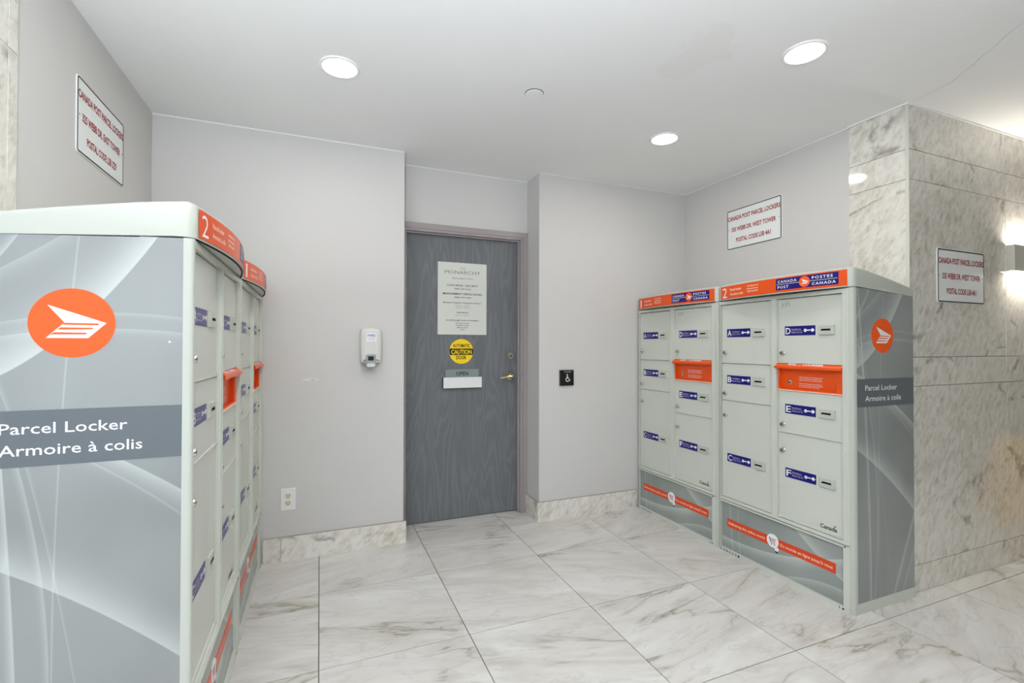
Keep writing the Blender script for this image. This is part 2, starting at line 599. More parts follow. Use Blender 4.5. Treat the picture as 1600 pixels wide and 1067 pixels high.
# the strip of tiles inside the door recess
for x0, x1 in ((0.502, 0.6096), (0.6096, 1.2192), (1.2192, 1.461)):
    cx = (x0 + x1) / 2
    q = MB(); q.wbox(x0 - cx + g, x1 - cx - g, 1.83 - 1.91 + g, 0.07, -0.0034, 0.0, 'floor_tile')
    q.build('tile', floor, (cx, 1.91, 0))

b = MB(); b.wbox(X0, X1, Y0, Y1, CEIL, CEIL + 0.12, 'ceiling_paint'); struct(b.build('ceiling'))

RX0, RX1, YB, YR = 0.500, 1.463, 1.705, 1.92
b = MB(); b.wbox(-1.0, RX0, YB, Y1, 0, CEIL, 'wall_paint'); struct(b.build('wall_back_left'))
b = MB(); b.wbox(RX1, 3.0, YB, Y1, 0, CEIL, 'wall_paint'); struct(b.build('wall_back_right'))
b = MB(); b.wbox(RX0, RX1, YR, Y1, 2.118, CEIL, 'wall_paint'); struct(b.build('wall_back_recess'))
XL, XR = -0.848, 2.797
b = MB(); b.wbox(X0, XL, 0.10, YB, 0, CEIL, 'wall_paint'); wl = struct(b.build('wall_left'))
b = MB(); b.wbox(XR, X1, 0.105, YB, 0, CEIL, 'wall_paint'); wr = struct(b.build('wall_right'))
# marble facing: every slab is a piece of the wall
ZC = [0.0, 0.140, 1.056, 1.206, 2.122, 2.277, CEIL - 0.004]
gj = 0.0013
for za, zb in zip(ZC[:-1], ZC[1:]):
    for xa, xb in ((2.7910, 3.712), (3.712, 4.630), (4.630, 5.548), (5.548, X1)):
        q = MB(); q.prism([(xa - (xa + xb) / 2 + gj, gj - (zb - za) / 2), (xb - (xa + xb) / 2 - gj, gj - (zb - za) / 2), (xb - (xa + xb) / 2 - gj, (zb - za) / 2 - gj), (xa - (xa + xb) / 2 + gj, (zb - za) / 2 - gj)], -0.0135, 0.0, 'wall_marble', bev=0.0012)
        q.build('slab', wr, ((xa + xb) / 2, 0.090, (za + zb) / 2))
    q = MB(); h = (zb - za) / 2; w2 = (0.386 - 0.1055) / 2
    q.prism([(-w2, gj - h), (w2, gj - h), (w2, h - gj), (-w2, h - gj)], -0.0065, 0.0, 'wall_marble', bev=0.0008)
    q.build('slab', wr, (2.790, 0.1055 + w2, (za + zb) / 2), RIGHT)
    for ya, yb in ((0.1005, 0.4235), (0.4235, 0.470)):
        w2 = (yb - ya) / 2 - 0.0008
        q = MB(); q.prism([(-w2, gj - h), (w2, gj - h), (w2, h - gj), (-w2, h - gj)], 0.0, 0.007, 'wall_marble', bev=0.0008)
        q.build('slab', wl, (XL, (ya + yb) / 2, (za + zb) / 2), LEFT)
    for xa, xb in ((X0, -3.0), (-3.0, -1.9), (-1.9, XL + 0.006)):
        w2 = (xb - xa) / 2 - gj
        q = MB(); q.prism([(-w2, gj - h), (w2, gj - h), (w2, h - gj), (-w2, h - gj)], -0.0095, 0.0, 'wall_marble', bev=0.0012)
        q.build('slab', wl, ((xa + xb) / 2, 0.090, (za + zb) / 2))
# white corner bead where the two marble faces meet
b = MB(); b.wbox(2.7885, 2.7920, 0.0888, 0.1052, 0.0, CEIL, 'sconce_metal'); struct(b.build('trim_1'))
# thin white caulk beads along the ceiling
def bead(idx, x0, x1, y0, y1, h=0.006):
    q = MB(); q.wbox(x0, x1, y0, y1, CEIL - h, CEIL, 'trim_white'); struct(q.build('trim_%d' % idx))
bead(2, XL, RX0, YB - 0.004, YB)
bead(3, RX0, RX1, YR - 0.004, YR, 0.004)
bead(4, RX1, XR, YB - 0.003, YB, 0.003)
bead(5, XR - 0.004, XR, 0.386, YB - 0.003)
bead(6, 2.782, 2.7875, 0.086, 0.386, 0.008)
bead(7, 2.7925, X1, 0.083, 0.0895, 0.010)
# rest of the lobby behind the photographer
b = MB()
for x0, x1, z0, z1 in ((X0, -4.3, 0, CEIL), (0.3, X1, 0, CEIL), (-4.3, 0.3, 0, 0.12), (-4.3, 0.3, 2.44, CEIL)):
    b.wbox(x0, x1, Y0 - 0.12, Y0, z0, z1, 'lobby_wall')
struct(b.build('wall_rear'))
b = MB(); b.wbox(X0 - 0.12, X0, Y0, 0.10, 0, CEIL, 'wall_paint'); struct(b.build('wall_far_left'))
b = MB(); b.wbox(X1, X1 + 0.12, Y0, 0.10, 0, CEIL, 'lobby_wall'); struct(b.build('wall_far_right'))
b = MB(); b.wbox(-4.3, 0.3, Y0 - 0.006, Y0, 0.12, 2.44, 'window_glass'); win = struct(b.build('window_1'))
for kx in range(5):
    x = -4.3 + 1.15 * kx
    q = MB(); q.wbox(-0.025, 0.025, Y0 - 0.04, Y0 + 0.03, 0.12, 2.44, 'window_metal'); q.build('mullion', win, (min(max(x, -4.275), 0.275), 0, 0))

mat('scuff', srgb(222, 218, 208), 0.8, spec=0.1)
mat('scuff_dark', srgb(172, 166, 156), 0.8, spec=0.1)
wbl = bpy.data.objects['wall_back_left']
q = MB(); q.prism([(-0.045, -0.004), (0.0, -0.008), (0.048, -0.003), (0.040, 0.006), (-0.010, 0.009), (-0.040, 0.004)], 0, 0.0006, 'scuff')
q.prism([(0.002, -0.006), (0.020, -0.004), (0.022, 0.001), (0.006, 0.000)], 0.0005, 0.001, 'scuff_dark')
q.build('scuff', wbl, (-0.054, YB, 1.056))
cr = [(2.80, 0.07), (2.785, -0.02), (2.770, -0.10), (2.715, -0.165), (2.695, -0.205), (2.640, -0.265), (2.622, -0.30), (2.560, -0.37), (2.520, -0.43), (2.47, -0.50)]
q = MB(); vs = []
for i_, (x_, y_) in enumerate(cr):
    w_ = 0.0006 + 0.0012 * random.random()
    vs += [(x_ - w_, CEIL - 0.0004, -y_), (x_ + w_, CEIL - 0.0004, -y_ + 0.0006)]
q.add(vs, [(2 * i_, 2 * i_ + 1, 2 * i_ + 3, 2 * i_ + 2) for i_ in range(len(cr) - 1)], 'scuff_dark')
q.build('hairline_crack', bpy.data.objects['ceiling'])

# ------------------------------------------------------------------ marble baseboards
def baseboard(name, pieces):
    root = None
    for (x0, x1, y0, y1) in pieces:
        q = MB(); cx, cy = (x0 + x1) / 2, (y0 + y1) / 2
        q.wbox(x0 - cx, x1 - cx, y0 - cy, y1 - cy, 0.0, 0.137, 'wall_marble')
        q.wbox(x0 - cx, x1 - cx, y0 - cy + 0.002, y1 - cy, 0.137, 0.139, 'caulk')
        o = q.build(name if root is None else 'slab', root, (cx, cy, 0) if root is None else (0, 0, 0))
        if root is None:
            root = struct(o)
        else:
            o.location = (cx - root.location.x, cy - root.location.y, 0)
baseboard('baseboard_left', [(-0.207 + 0.001, 0.516, 1.689, 1.705), (-0.300, -0.207 - 0.001, 1.689, 1.705)])
baseboard('baseboard_right', [(1.4475, 2.300, 1.689, 1.705)])
baseboard('baseboard_recess', [(1.4475, 1.463, 1.7055, 1.908)])

# ------------------------------------------------------------------ door in the recess
DL, DR, DT, YD = 0.548, 1.404, 2.062, 1.965
b = MB()
b.wbox(DR, RX1, 1.908, Y1, 0, 2.118, 'door_frame_paint')          # right jamb
b.wbox(RX0, DL, 1.908, Y1, 0, 2.118, 'door_frame_paint')
b.wbox(DL, DR, 1.908, Y1, DT, 2.118, 'door_frame_paint')          # head
b.wbox(DR + 0.018, RX1, 1.902, 1.908, 0, 2.118, 'door_frame_paint')
b.wbox(RX0, DL - 0.018, 1.902, 1.908, 0, 2.118, 'door_frame_paint')
b.wbox(DL - 0.018, DR + 0.018, 1.902, 1.908, DT + 0.018, 2.118, 'door_frame_paint')
b.wbox(DR - 0.010, DR, 1.935, YD - 0.004, 0, DT, 'door_frame_paint')
b.wbox(DL, DR - 0.010, 1.935, YD - 0.004, DT - 0.010, DT, 'door_frame_paint')
struct(b.build('trim_8'))
b = MB(); b.wbox(DL + 0.002, DR - 0.003, YD, YD + 0.045, 0.013, DT - 0.003, 'door_oak'); door = struct(b.build('door_1'))
for hz in (0.30, 1.62, 1.84):
    q = MB(); q.lathe(0, 0, [(0.009, -0.048), (0.009, 0.048)], 'chrome', 12)
    o = q.build('hinge', door, (DL + 0.004, YD - 0.006, hz), smooth=True); o.rotation_euler = (radians(-90), 0, 0)
q = MB()
q.lathe(0, 0, [(0.034, 0), (0.034, 0.006), (0.030, 0.012), (0.014, 0.014), (0.012, 0.045), (0.015, 0.05), (0.013, 0.062)], 'brass_nickel', 24)
q.tube([(0.004, 0, 0.055), (-0.02, 0.001, 0.058), (-0.05, -0.003, 0.058), (-0.085, -0.008, 0.056), (-0.092, -0.009, 0.053)], [0.0125, 0.011, 0.0095, 0.0085, 0.006], 'brass_nickel', 10)
q.build('lever_handle', door, (1.338, YD, 1.030), smooth=True)
q = MB()
q.lathe(0, 0, [(0.030, 0), (0.029, 0.010), (0.024, 0.016), (0.017, 0.017), (0.016, 0.024), (0.011, 0.025)], 'chrome', 24)
q.box(-0.0016, 0.0016, -0.006, 0.006, 0.025, 0.0255, 'dark_hole')
q.build('deadbolt', door, (1.342, YD, 1.187), smooth=True)

# notice on the door
o = thing('door_notice', 'silver grey notice plaque listing office hours high on the grey door', 'sign', (0.965, YD, 1.605))
w, h = 0.185, 0.263
q = MB(); q.prism(rrect(-w, w, -h, h, 0.003, 2), 0, 0.004, 'plaque', 0.001); q.build('plate', o)
q = MB(); n = 0.0046


def ln(t, v, hh, half=None, m='print_black', bold=0.0):
    q = MB(); q.text(t, -half, half, v, hh, n, m, bold); q.build('text_line', o)


ln('THE', 0.216, 0.011, 0.018, 'print_grey')
ln('MONARCHY', 0.180, 0.026, 0.135, 'print_grey')
ln('MANAGEMENT OFFICE', 0.144, 0.0085, 0.078, 'print_grey', 0.01)
ln('CONCIERGE / SECURITY', 0.090, 0.014, 0.118, bold=0.006)
ln('(905) 276-2156', 0.066, 0.011, 0.062, bold=0.01)
ln('MANAGEMENT OFFICE HOURS', 0.028, 0.014, 0.148, bold=0.015)
ln('(905) 279-1500', 0.004, 0.011, 0.063, bold=0.01)
ln('MONDAY, TUESDAY, THURSDAY & FRIDAY', -0.035, 0.0085, 0.145, bold=0.012)
ln('11:00 am - 1:00 pm', -0.053, 0.0075, 0.06, 'print_grey')
ln('2:00 pm - 5:00 pm', -0.068, 0.0075, 0.055, 'print_grey')
ln('WEDNESDAY', -0.106, 0.009, 0.046, bold=0.014)
ln('2:00 pm - 8:00 pm', -0.124, 0.0075, 0.055, 'print_grey')
ln('ACCEPTED METHODS OF PAYMENT', -0.163, 0.009, 0.124, bold=0.012)
for i, t in enumerate(('Personal cheque', 'Certified cheque', 'Money order', 'Draft')):
    ln(t, -0.182 - 0.016 * i, 0.0085, (0.052, 0.05, 0.04, 0.015)[i], bold=0.01)

# round caution sticker
o = thing('caution_sticker', 'round yellow and black automatic caution door sticker', 'sticker', (0.958, YD, 1.220))
q = MB(); q.prism(circ(0, 0, 0.0905, 48), 0, 0.0012, 'caution_yellow'); q.build('disc', o)
q = MB(); band = [(-0.0865, -0.026), (0.0865, -0.026), (0.0902, 0), (0.0878, 0.021), (-0.0878, 0.021), (-0.0902, 0)]
q.flat(band, 0.0016, 'print_black'); q.build('band', o)
for t_, u0, u1, v_, h_, n_, m_, b_ in (('CAUTION', -0.078, 0.078, -0.0185, 0.032, 0.002, 'caution_yellow', 0.03), ('AUTOMATIC', -0.064, 0.064, 0.031, 0.024, 0.0016, 'print_black', 0.025), ('DOOR', -0.040, 0.037, -0.057, 0.026, 0.0016, 'print_black', 0.025)):
    q = MB(); q.text(t_, u0, u1, v_, h_, n_, m_, b_); q.build('text_line', o)

# open sign in its white holder
o = thing('open_sign', 'grey green OPEN sign standing in a white holder on the door', 'sign', (0.962, YD, 1.032))
q = MB(); q.prism([(-0.124, -0.06), (0.127, -0.06), (0.127, 0.057), (-0.124, 0.057)], 0.004, 0.008, 'open_grey'); q.build('sign_plate', o)
q = MB(); q.text('OPEN', -0.045, 0.046, 0.013, 0.029, 0.0085, 'print_black', 0.012); q.build('lettering', o)
q = MB(); q.prism(rrect(-0.146, 0.146, -0.080, 0.001, 0.002, 2), 0.0, 0.020, 'black_plastic')
q.prism(rrect(-0.143, 0.146, -0.077, 0.001, 0.002, 2), 0.020, 0.024, 'sign_white', 0.001); q.build('holder', o)

# ------------------------------------------------------------------ parcel lockers
W, D = 0.810, 0.468
CV = 0.030


def bow(u):
    t = (u - CV) / (W - 2 * CV)
    if u < CV:
        return 0.004 - (CV - sqrt(max(CV * CV - (CV - u) ** 2, 0)))
    if u > W - CV:
        x = u - (W - CV)
        return 0.004 - (CV - sqrt(max(CV * CV - x * x, 0)))
    return 0.004 + 0.040 * (1 - (2 * t - 1) ** 2)


ROUND = lambda cx, cy: [(cx + 0.78 * px, cy + py) for px, py in circ(0, 0, 1)]


def emblem(q, cu, cv, r, n, fn=None, seg=40, disc='emblem_orange'):
    def put(poly, dn, m):
        q.add([(a, c_, (fn(a) if fn else 0) + n + dn) for a, c_ in poly], [tuple(range(len(poly)))], m)
    nrm = lambda x, y: (cu + (x - 433) / 263 * r, cv - (y - 777) / 205 * r)
    put(circ(cu, cv, r, seg), 0, disc)
    put([nrm(*p) for p in ((283, 672), (385, 775), (275, 867), (527, 867), (640, 775))][::-1] if False else
        [nrm(*p) for p in ((275, 867), (527, 867), (640, 775), (283, 672), (385, 775))], 0.0005, 'print_white')
    for st_ in (((372, 788), (590, 788), (594, 778), (384, 777)), ((341, 817), (554, 813), (558, 804), (362, 804)), ((300, 846), (514, 844), (519, 834), (324, 833))):
        put([nrm(*p) for p in st_], 0.001, disc)


def key_label(letter, u, v):
    """blue key-return label, origin at its lower left, in door coordinates"""
    q = MB()
    q.prism([(u, v), (u + 0.170, v), (u + 0.170, v + 0.050), (u, v + 0.050)], -0.002, -0.0008, 'post_blue')
    n = -0.0004
    q.text(letter, u + 0.006, u + 0.034, v + 0.008, 0.035, n, 'print_white', 0.012)
    q.text('Key Return', u + 0.040, u + 0.092, v + 0.030, 0.0065, n, 'print_white')
    q.text('Retour de cl\u00e9', u + 0.040, u + 0.100, v + 0.013, 0.0065, n, 'print_white')
    q.flat([(u + 0.040, v + 0.0245), (u + 0.098, v + 0.0245), (u + 0.098, v + 0.0252), (u + 0.040, v + 0.0252)], n, 'print_white')
    q.flat(circ(u + 0.116, v + 0.0255, 0.0085, 14), n, 'print_white')
    q.flat(circ(u + 0.113, v + 0.0255, 0.0022, 8), n + 0.0003, 'post_blue')
    q.flat([(u + 0.120, v + 0.0232), (u + 0.143, v + 0.0232), (u + 0.143, v + 0.0290), (u + 0.120, v + 0.0290)], n, 'print_white')
    q.flat([(u + 0.147, v + 0.020), (u + 0.154, v + 0.020), (u + 0.154, v + 0.0145), (u + 0.167, v + 0.0262), (u + 0.154, v + 0.0375), (u + 0.154, v + 0.0325), (u + 0.147, v + 0.0325)], n, 'print_white')
    return q


def key_slot(u, v, w=0.080):
    q = MB()
    q.prism([(u, v), (u + w, v), (u + w, v + 0.048), (u, v + 0.048)], -0.002, 0.007, 'locker_cap', 0.0025)
    q.prism([(u + 0.012, v + 0.021), (u + w * 0.78, v + 0.021), (u + w * 0.78, v + 0.030), (u + 0.018, v + 0.030)], 0.0065, 0.0073, 'dark_hole')
    return q


def cam_lock(u, v):
    q = MB()
    q.lathe(u, v, [(0.0140, -0.002), (0.0140, 0.001), (0.0115, 0.003), (0.0112, 0.009), (0.0095, 0.012), (0.006, 0.0122)], 'chrome', 18)
    q.box(u - 0.0045, u + 0.0045, v - 0.0014, v + 0.0014, 0.0122, 0.0126, 'dark_hole')
    return q


C1 = (0.016, 0.3725); C2 = (0.4075, 0.7585)
RECESS = 0.0115          # doors sit this far behind the frame
DOORS = [  # letter, column, bottom, top, lock(u,v), label v
    ('A', C1, 1.1575, 1.5150, (0.041, 1.222), 1.316),
    ('B', C1, 0.9300, 1.1545, (0.041, 0.971), 1.033),
    ('C', C1, 0.3350, 0.9270, (0.041, 0.836), 0.555),
    ('D', C2, 1.1700, 1.5150, (0.435, 1.224), 1.318),
    ('E', C2, 0.7970, 1.0220, (0.435, 0.839), 0.901),
    ('F', C2, 0.3350, 0.7940, (0.435, 0.700), 0.559),
]


def locker_proto():
    r = bpy.data.objects.new('parcel_locker', None); COL.objects.link(r); r.empty_display_size = 0.05
    b = MB()
    b.box(0.004, W - 0.004, 0.0, 1.512, -D, -0.042, 'locker_paint'); b.box(0.006, W - 0.006, 1.512, 1.538, -0.12, -0.042, 'locker_paint')
    b.box(0.0015, W - 0.0015, 0.0, 0.050, -D, -0.0238, 'locker_paint')
    b.build('cabinet_body', r)
    # front frame
    b = MB()
    F = 'locker_paint'
    for u0, u1 in ((0.374, 0.406), (0.760, 0.788)):
        b.box(u0, u1, 0.3175, 1.538, -0.042, 0.0, F)
    for u0, u1 in ((0.374, 0.377), (0.403, 0.406), (0.760, 0.763), (0.775, 0.778)):
        b.box(u0, u1, 0.3335, 1.517, 0.0, 0.0020, F)
    for u0, u1 in ((0.014, 0.374), (0.406, 0.760)):
        b.box(u0, u1, 1.518, 1.538, -0.042, 0.0, F)
        b.box(u0, u1, 0.3175, 0.3320, -0.042, 0.0, F)
    b.box(0.014, 0.788, 0.3175, 0.3225, 0.0, 0.003, F)
    b.box(0.758, 0.788, 0.0, 0.312, -0.042, 0.0, F)
    b.box(0.014, 0.758, 0.302, 0.312, -0.042, 0.0, F)
    b.box(0.014, 0.758, 0.0, 0.019, -0.042, 0.0, F)
    b.lathe(0.757, 0.0095, [(0.005, -0.002), (0.005, 0.0005), (0.004, 0.0015)], 'black_plastic', 10)
    b.box(0.738, 0.741, 0.004, 0.016, -0.0004, 0.0005, 'print_black')
    b.lathe(0.766, 0.3065, [(0.004, -0.002), (0.004, 0.0005), (0.003, 0.0015)], 'black_plastic', 10)
    b.build('front_frame', r)
    for side in (0, 1):
        R_ = 0.018 if side else 0.011
        wp = 0.022 if side else 0.014
        poly = [(wp, -0.024), (wp, 0.0), (R_, 0.0)]
        for i in range(1, 7):
            a = radians(90 + 90 * i / 6)
            poly.append((R_ + R_ * cos(a), -R_ + R_ * sin(a)))
        poly.append((0.0, -0.024))
        if side:
            poly = [(W - p[0], p[1]) for p in poly]
        else:
            poly = poly[::-1]
        b = MB(); b.vprism(poly, 0.0, 1.540, 'locker_cap'); b.build('corner_post', r, smooth=True)
    # doors
    for let, (u0, u1), v0, v1, lk, lv in DOORS:
        b = MB()
        b.prism([(u0, v0), (u1, v0), (u1, v1), (u0, v1)], -0.022, -0.002, 'locker_paint', 0.0015)
        b.box(u0, u1, v0, v0 + 0.006, -0.003, 0.003, 'locker_paint')
        if let == 'F':
            b.text('Canada', 0.638, 0.722, 0.356, 0.021, -0.0012, 'print_black', 0.02)
            b.flat([(0.708, 0.3785), (0.717, 0.3785), (0.717, 0.384), (0.708, 0.384)], -0.0012, 'print_red')
        dr = b.build('compartment_door', r, (0, RECESS, 0))
        lu = 0.056 if u0 < 0.2 else 0.448
        key_label(let, lu, lv).build('key_label', dr)
        key_slot(lu + 0.189, lv).build('key_slot', dr, label='raised pale plate with a black key slot')
        cam_lock(*lk).build('lock', dr, smooth=True)
    # orange mail slot: recessed plate, raised rim and a shallow hood
    O = 'post_orange'
    b = MB()
    b.box(0.4080, 0.7580, 1.0270, 1.1600, -0.042, -0.026, O)
    b.box(0.4110, 0.4170, 1.0270, 1.1460, -0.028, -0.010, O)
    b.box(0.7240, 0.7580, 1.0270, 1.1460, -0.028, -0.010, O)
    b.box(0.4170, 0.7240, 1.0270, 1.0340, -0.028, -0.010, O)
    b.box(0.4090, 0.7585, 1.0240, 1.0280, -0.036, -0.006, 'print_cream')
    ms = b.build('mail_slot', r)
    b = MB(); b.box(0.4180, 0.7230, 1.1440, 1.1560, -0.0265, -0.0255, 'dark_hole'); b.build('slot_mouth', ms)
    b = MB()
    pts = [(1.168, -0.036), (1.1715, -0.018), (1.1590, 0.006), (1.1530, 0.012), (1.1420, 0.012), (1.1400, 0.006), (1.1540, -0.020), (1.1540, -0.036)]
    k = len(pts)
    vs = [(0.408, p[0], p[1]) for p in pts] + [(0.7595, p[0], p[1]) for p in pts]
    b.add(vs, [tuple(range(k)), tuple(range(2 * k - 1, k - 1, -1))] + [(i, k + i, k + (i + 1) % k, (i + 1) % k) for i in range(k)], O)
    b.add([(0.398, 1.1500, 0.011), (0.398, 1.1440, 0.011), (0.408, 1.1420, 0.012), (0.408, 1.1530, 0.012), (0.4085, 1.1640, 0.0022), (0.4085, 1.1400, 0.0022)], [(0, 1, 2, 3), (0, 3, 4), (1, 5, 2), (0, 4, 5, 1)], O)
    vs, fs = text2d('MAIL  /  COURRIER', 0.03)
    xa, xb = min(p[0] for p in vs), max(p[0] for p in vs)
    du, dn = 1.1715 - 1.1590, -0.018 - 0.006
    b.add([(0.475 + (x - xa) / (xb - xa) * 0.190, 1.1607 + y / 0.73 * du * 0.72 + 0.0003, 0.0028 + y / 0.73 * dn * 0.72 + 0.0003) for x, y in vs], fs, 'print_white')
    b.build('hood', ms)
    b = MB()
    b.lathe(0.468, 1.068, [(0.0115, -0.027), (0.0115, -0.023), (0.007, -0.021)], 'chrome', 16)
    b.lathe(0.468, 1.068, [(0.004, -0.0212), (0.004, -0.0206)], 'dark_hole', 10)
    b.build('lock', ms, smooth=True)
    b = MB()
    tx = ['Retrieve your key from this slot and use it to', 'open the compartment showing the same', 'letter, then return the key to its slot', '', 'Prenez votre cl\u00e9 et ouvrez le casier qui', 'porte la m\u00eame lettre, puis remettez', 'la cl\u00e9 dans la fente de retour']
    for i, s_ in enumerate(tx):
        if s_:
            wdt = (0.128, 0.12, 0.124, 0, 0.118, 0.126, 0.110)[i]
            b.text(s_, 0.520, 0.520 + wdt, 1.097 - 0.0085 * i, 0.0048, -0.0256, 'print_white', 0.012)
    b.build('instructions', ms)
    # kick panel
    b = MB(); b.box(0.0145, 0.7575, 0.0195, 0.3015, -0.022, -0.006, 'kick_graphic'); kp = b.build('kick_panel', r, (0, 0.008, 0))
    b = MB()
    b.prism([(0.066, 0.153), (0.728, 0.153), (0.728, 0.204), (0.066, 0.204)], -0.006, -0.0048, 'banner_orange')
    n = -0.0044
    b.text('Delivering the online world', 0.078, 0.330, 0.171, 0.016, n, 'print_cream', 0.012)
    b.text('Du monde en ligne jusqu\u2019\u00e0 vous', 0.428, 0.712, 0.171, 0.016, n, 'print_cream', 0.012)
    bn = b.build('slogan_banner', kp, (-0.013, 0, 0))
    b = MB()
    b.prism(circ(0.380, 0.183, 0.037, 28), -0.006, -0.0038, 'print_white')
    n = -0.0034
    for poly in ([(0.357, 0.199), (0.364, 0.199), (0.372, 0.172), (0.368, 0.172)], [(0.366, 0.196), (0.402, 0.196), (0.400, 0.193), (0.367, 0.193)],
                 [(0.368, 0.189), (0.400, 0.189), (0.399, 0.186), (0.369, 0.186)], [(0.370, 0.182), (0.397, 0.182), (0.396, 0.179), (0.371, 0.179)], [(0.369, 0.174), (0.397, 0.174), (0.397, 0.171), (0.369, 0.171)]):
        b.flat(poly[::-1], n, 'print_red')
    for x in (0.374, 0.392):
        b.flat(circ(x, 0.165, 0.0035, 10), n, 'print_red')
    hand = [(0.396, 0.135), (0.414, 0.135), (0.420, 0.150), (0.416, 0.156), (0.406, 0.157), (0.402, 0.172), (0.397, 0.172), (0.397, 0.155), (0.391, 0.153)]
    b.flat(hand, -0.0030, 'print_white')
    b.flat([(0.396, 0.128), (0.414, 0.128), (0.414, 0.135), (0.396, 0.135)], -0.0030, 'print_black')
    b.flat([(0.401, 0.124), (0.409, 0.124), (0.409, 0.128), (0.401, 0.128)], -0.0030, 'print_blue')
    b.build('cart_badge', kp, (-0.012, 0, 0))
    # bowed cap
    us = [0.0, 0.0015, 0.004, 0.008, 0.013, 0.020, 0.030] + [0.03 + (W - 0.06) * i / 24 for i in range(1, 24)] + [W - x for x in (0.03, 0.020, 0.013, 0.008, 0.004, 0.0015, 0.0)]
    b = MB(); vs = []; K = 9
    for u in us:
        e = min(u, W - u); dr_ = 0.014 - sqrt(max(0.014 ** 2 - max(0.014 - e, 0) ** 2, 0))
        f = bow(u)
        vs += [(u, 1.513, -D), (u, 1.543, -0.02 + min(f, 0)), (u, 1.543, f), (u, 1.624, f), (u, 1.634 - dr_ * 0.5, f - 0.004), (u, 1.639 - dr_, f - 0.016), (u, 1.626 - dr_, -0.12), (u, 1.600 - dr_, -0.26), (u, 1.557 - dr_, -D)]
    fs = []
    for i in range(len(us) - 1):
        for q_ in range(K):
            z = (q_ + 1) % K
            fs.append((i * K + q_, i * K + z, (i + 1) * K + z, (i + 1) * K + q_)[::-1])
    fs.append(tuple(range(K))); fs.append(tuple(range((len(us) - 1) * K, len(us) * K))[::-1])
    b.add(vs, fs, 'locker_cap')
    cap = b.build('cap', r, smooth=True)
    b = MB(); vs = []
    for u in us:
        f = bow(u)
        vs += [(u, 1.5432, f - 0.001), (u, 1.5395, f - 0.001), (u, 1.5395, f - 0.006), (u, 1.5432, f - 0.006)]
    fs = [(i * 4 + q_, i * 4 + (q_ + 1) % 4, i * 4 + 4 + (q_ + 1) % 4, i * 4 + 4 + q_) for i in range(len(us) - 1) for q_ in range(4)]
    b.add(vs, fs, 'black_rubber'); b.build('gasket', cap)
    # header strip following the bow
    b = MB()
    ss = [0.025 + (0.787 - 0.025) * i / 30 for i in range(31)]
    vs = []
    for u in ss:
        f = bow(u)
        vs += [(u, 1.549, f + 0.0013), (u, 1.6265, f + 0.0013)]
    b.add(vs, [(2 * i, 2 * i + 2, 2 * i + 3, 2 * i + 1) for i in range(30)], O)
    wl_ = 'print_cream'
    b.text('Parcel locker', 0.112, 0.206, 1.594, 0.0150, 0.002, wl_, 0.025, fn=bow)
    b.text('Armoire \u00e0 colis', 0.112, 0.218, 1.567, 0.0150, 0.002, wl_, 0.025, fn=bow)
    b.text('canadapost.ca', 0.248, 0.330, 1.604, 0.0085, 0.002, wl_, 0.03, fn=bow)
    b.text('postescanada.ca', 0.248, 0.328, 1.588, 0.0085, 0.002, wl_, 0.03, fn=bow)
    b.text('1 888 550-6333', 0.248, 0.326, 1.572, 0.0085, 0.002, wl_, 0.03, fn=bow)
    hs = b.build('header_strip', r)
    b = MB(); vs = []
    ss = [0.441 + 0.310 * i / 14 for i in range(15)]
    for u in ss:
        vs += [(u, 1.560, bow(u) + 0.0019), (u, 1.6205, bow(u) + 0.0019)]
    b.add(vs, [(2 * i, 2 * i + 2, 2 * i + 3, 2 * i + 1) for i in range(14)], 'post_blue')
    for ua, ub in ((0.445, 0.568), (0.624, 0.747)):
        vs = []
        for i in range(7):
            u = ua + (ub - ua) * i / 6
            vs += [(u, 1.5893, bow(u) + 0.0024), (u, 1.5912, bow(u) + 0.0024)]
        b.add(vs, [(2 * i, 2 * i + 2, 2 * i + 3, 2 * i + 1) for i in range(6)], 'print_white')
    for t_, ua, ub, vv in (('CANADA', 0.452, 0.556, 1.5975), ('POST', 0.452, 0.513, 1.568), ('POSTES', 0.632, 0.727, 1.5985), ('CANADA', 0.632, 0.740, 1.568)):
        b.text(t_, ua, ub, vv, 0.0140, 0.0024, 'print_white', 0.018, space=1.25, fn=bow)
    emblem(b, 0.596, 1.590, 0.0275, 0.0030, bow, 24)
    b.build('post_emblem', hs)
    return r


def dup(root, loc, rz):
    c = dup_tree(root); c.location = loc; c.rotation_euler = (0, 0, rz)
    return c


def find(root, name):
    for ch in root.children:
        if ch.name.split('.')[0] == name:
            return ch


def number(root, t):
    q = MB()
    a, c_ = (0.044, 0.083) if t == '2' else (0.048, 0.066)
    q.text(t, a, c_, 1.556, 0.064, 0.002, 'print_white', -0.005, fn=bow)
    q.build('number', find(root, 'header_strip'))


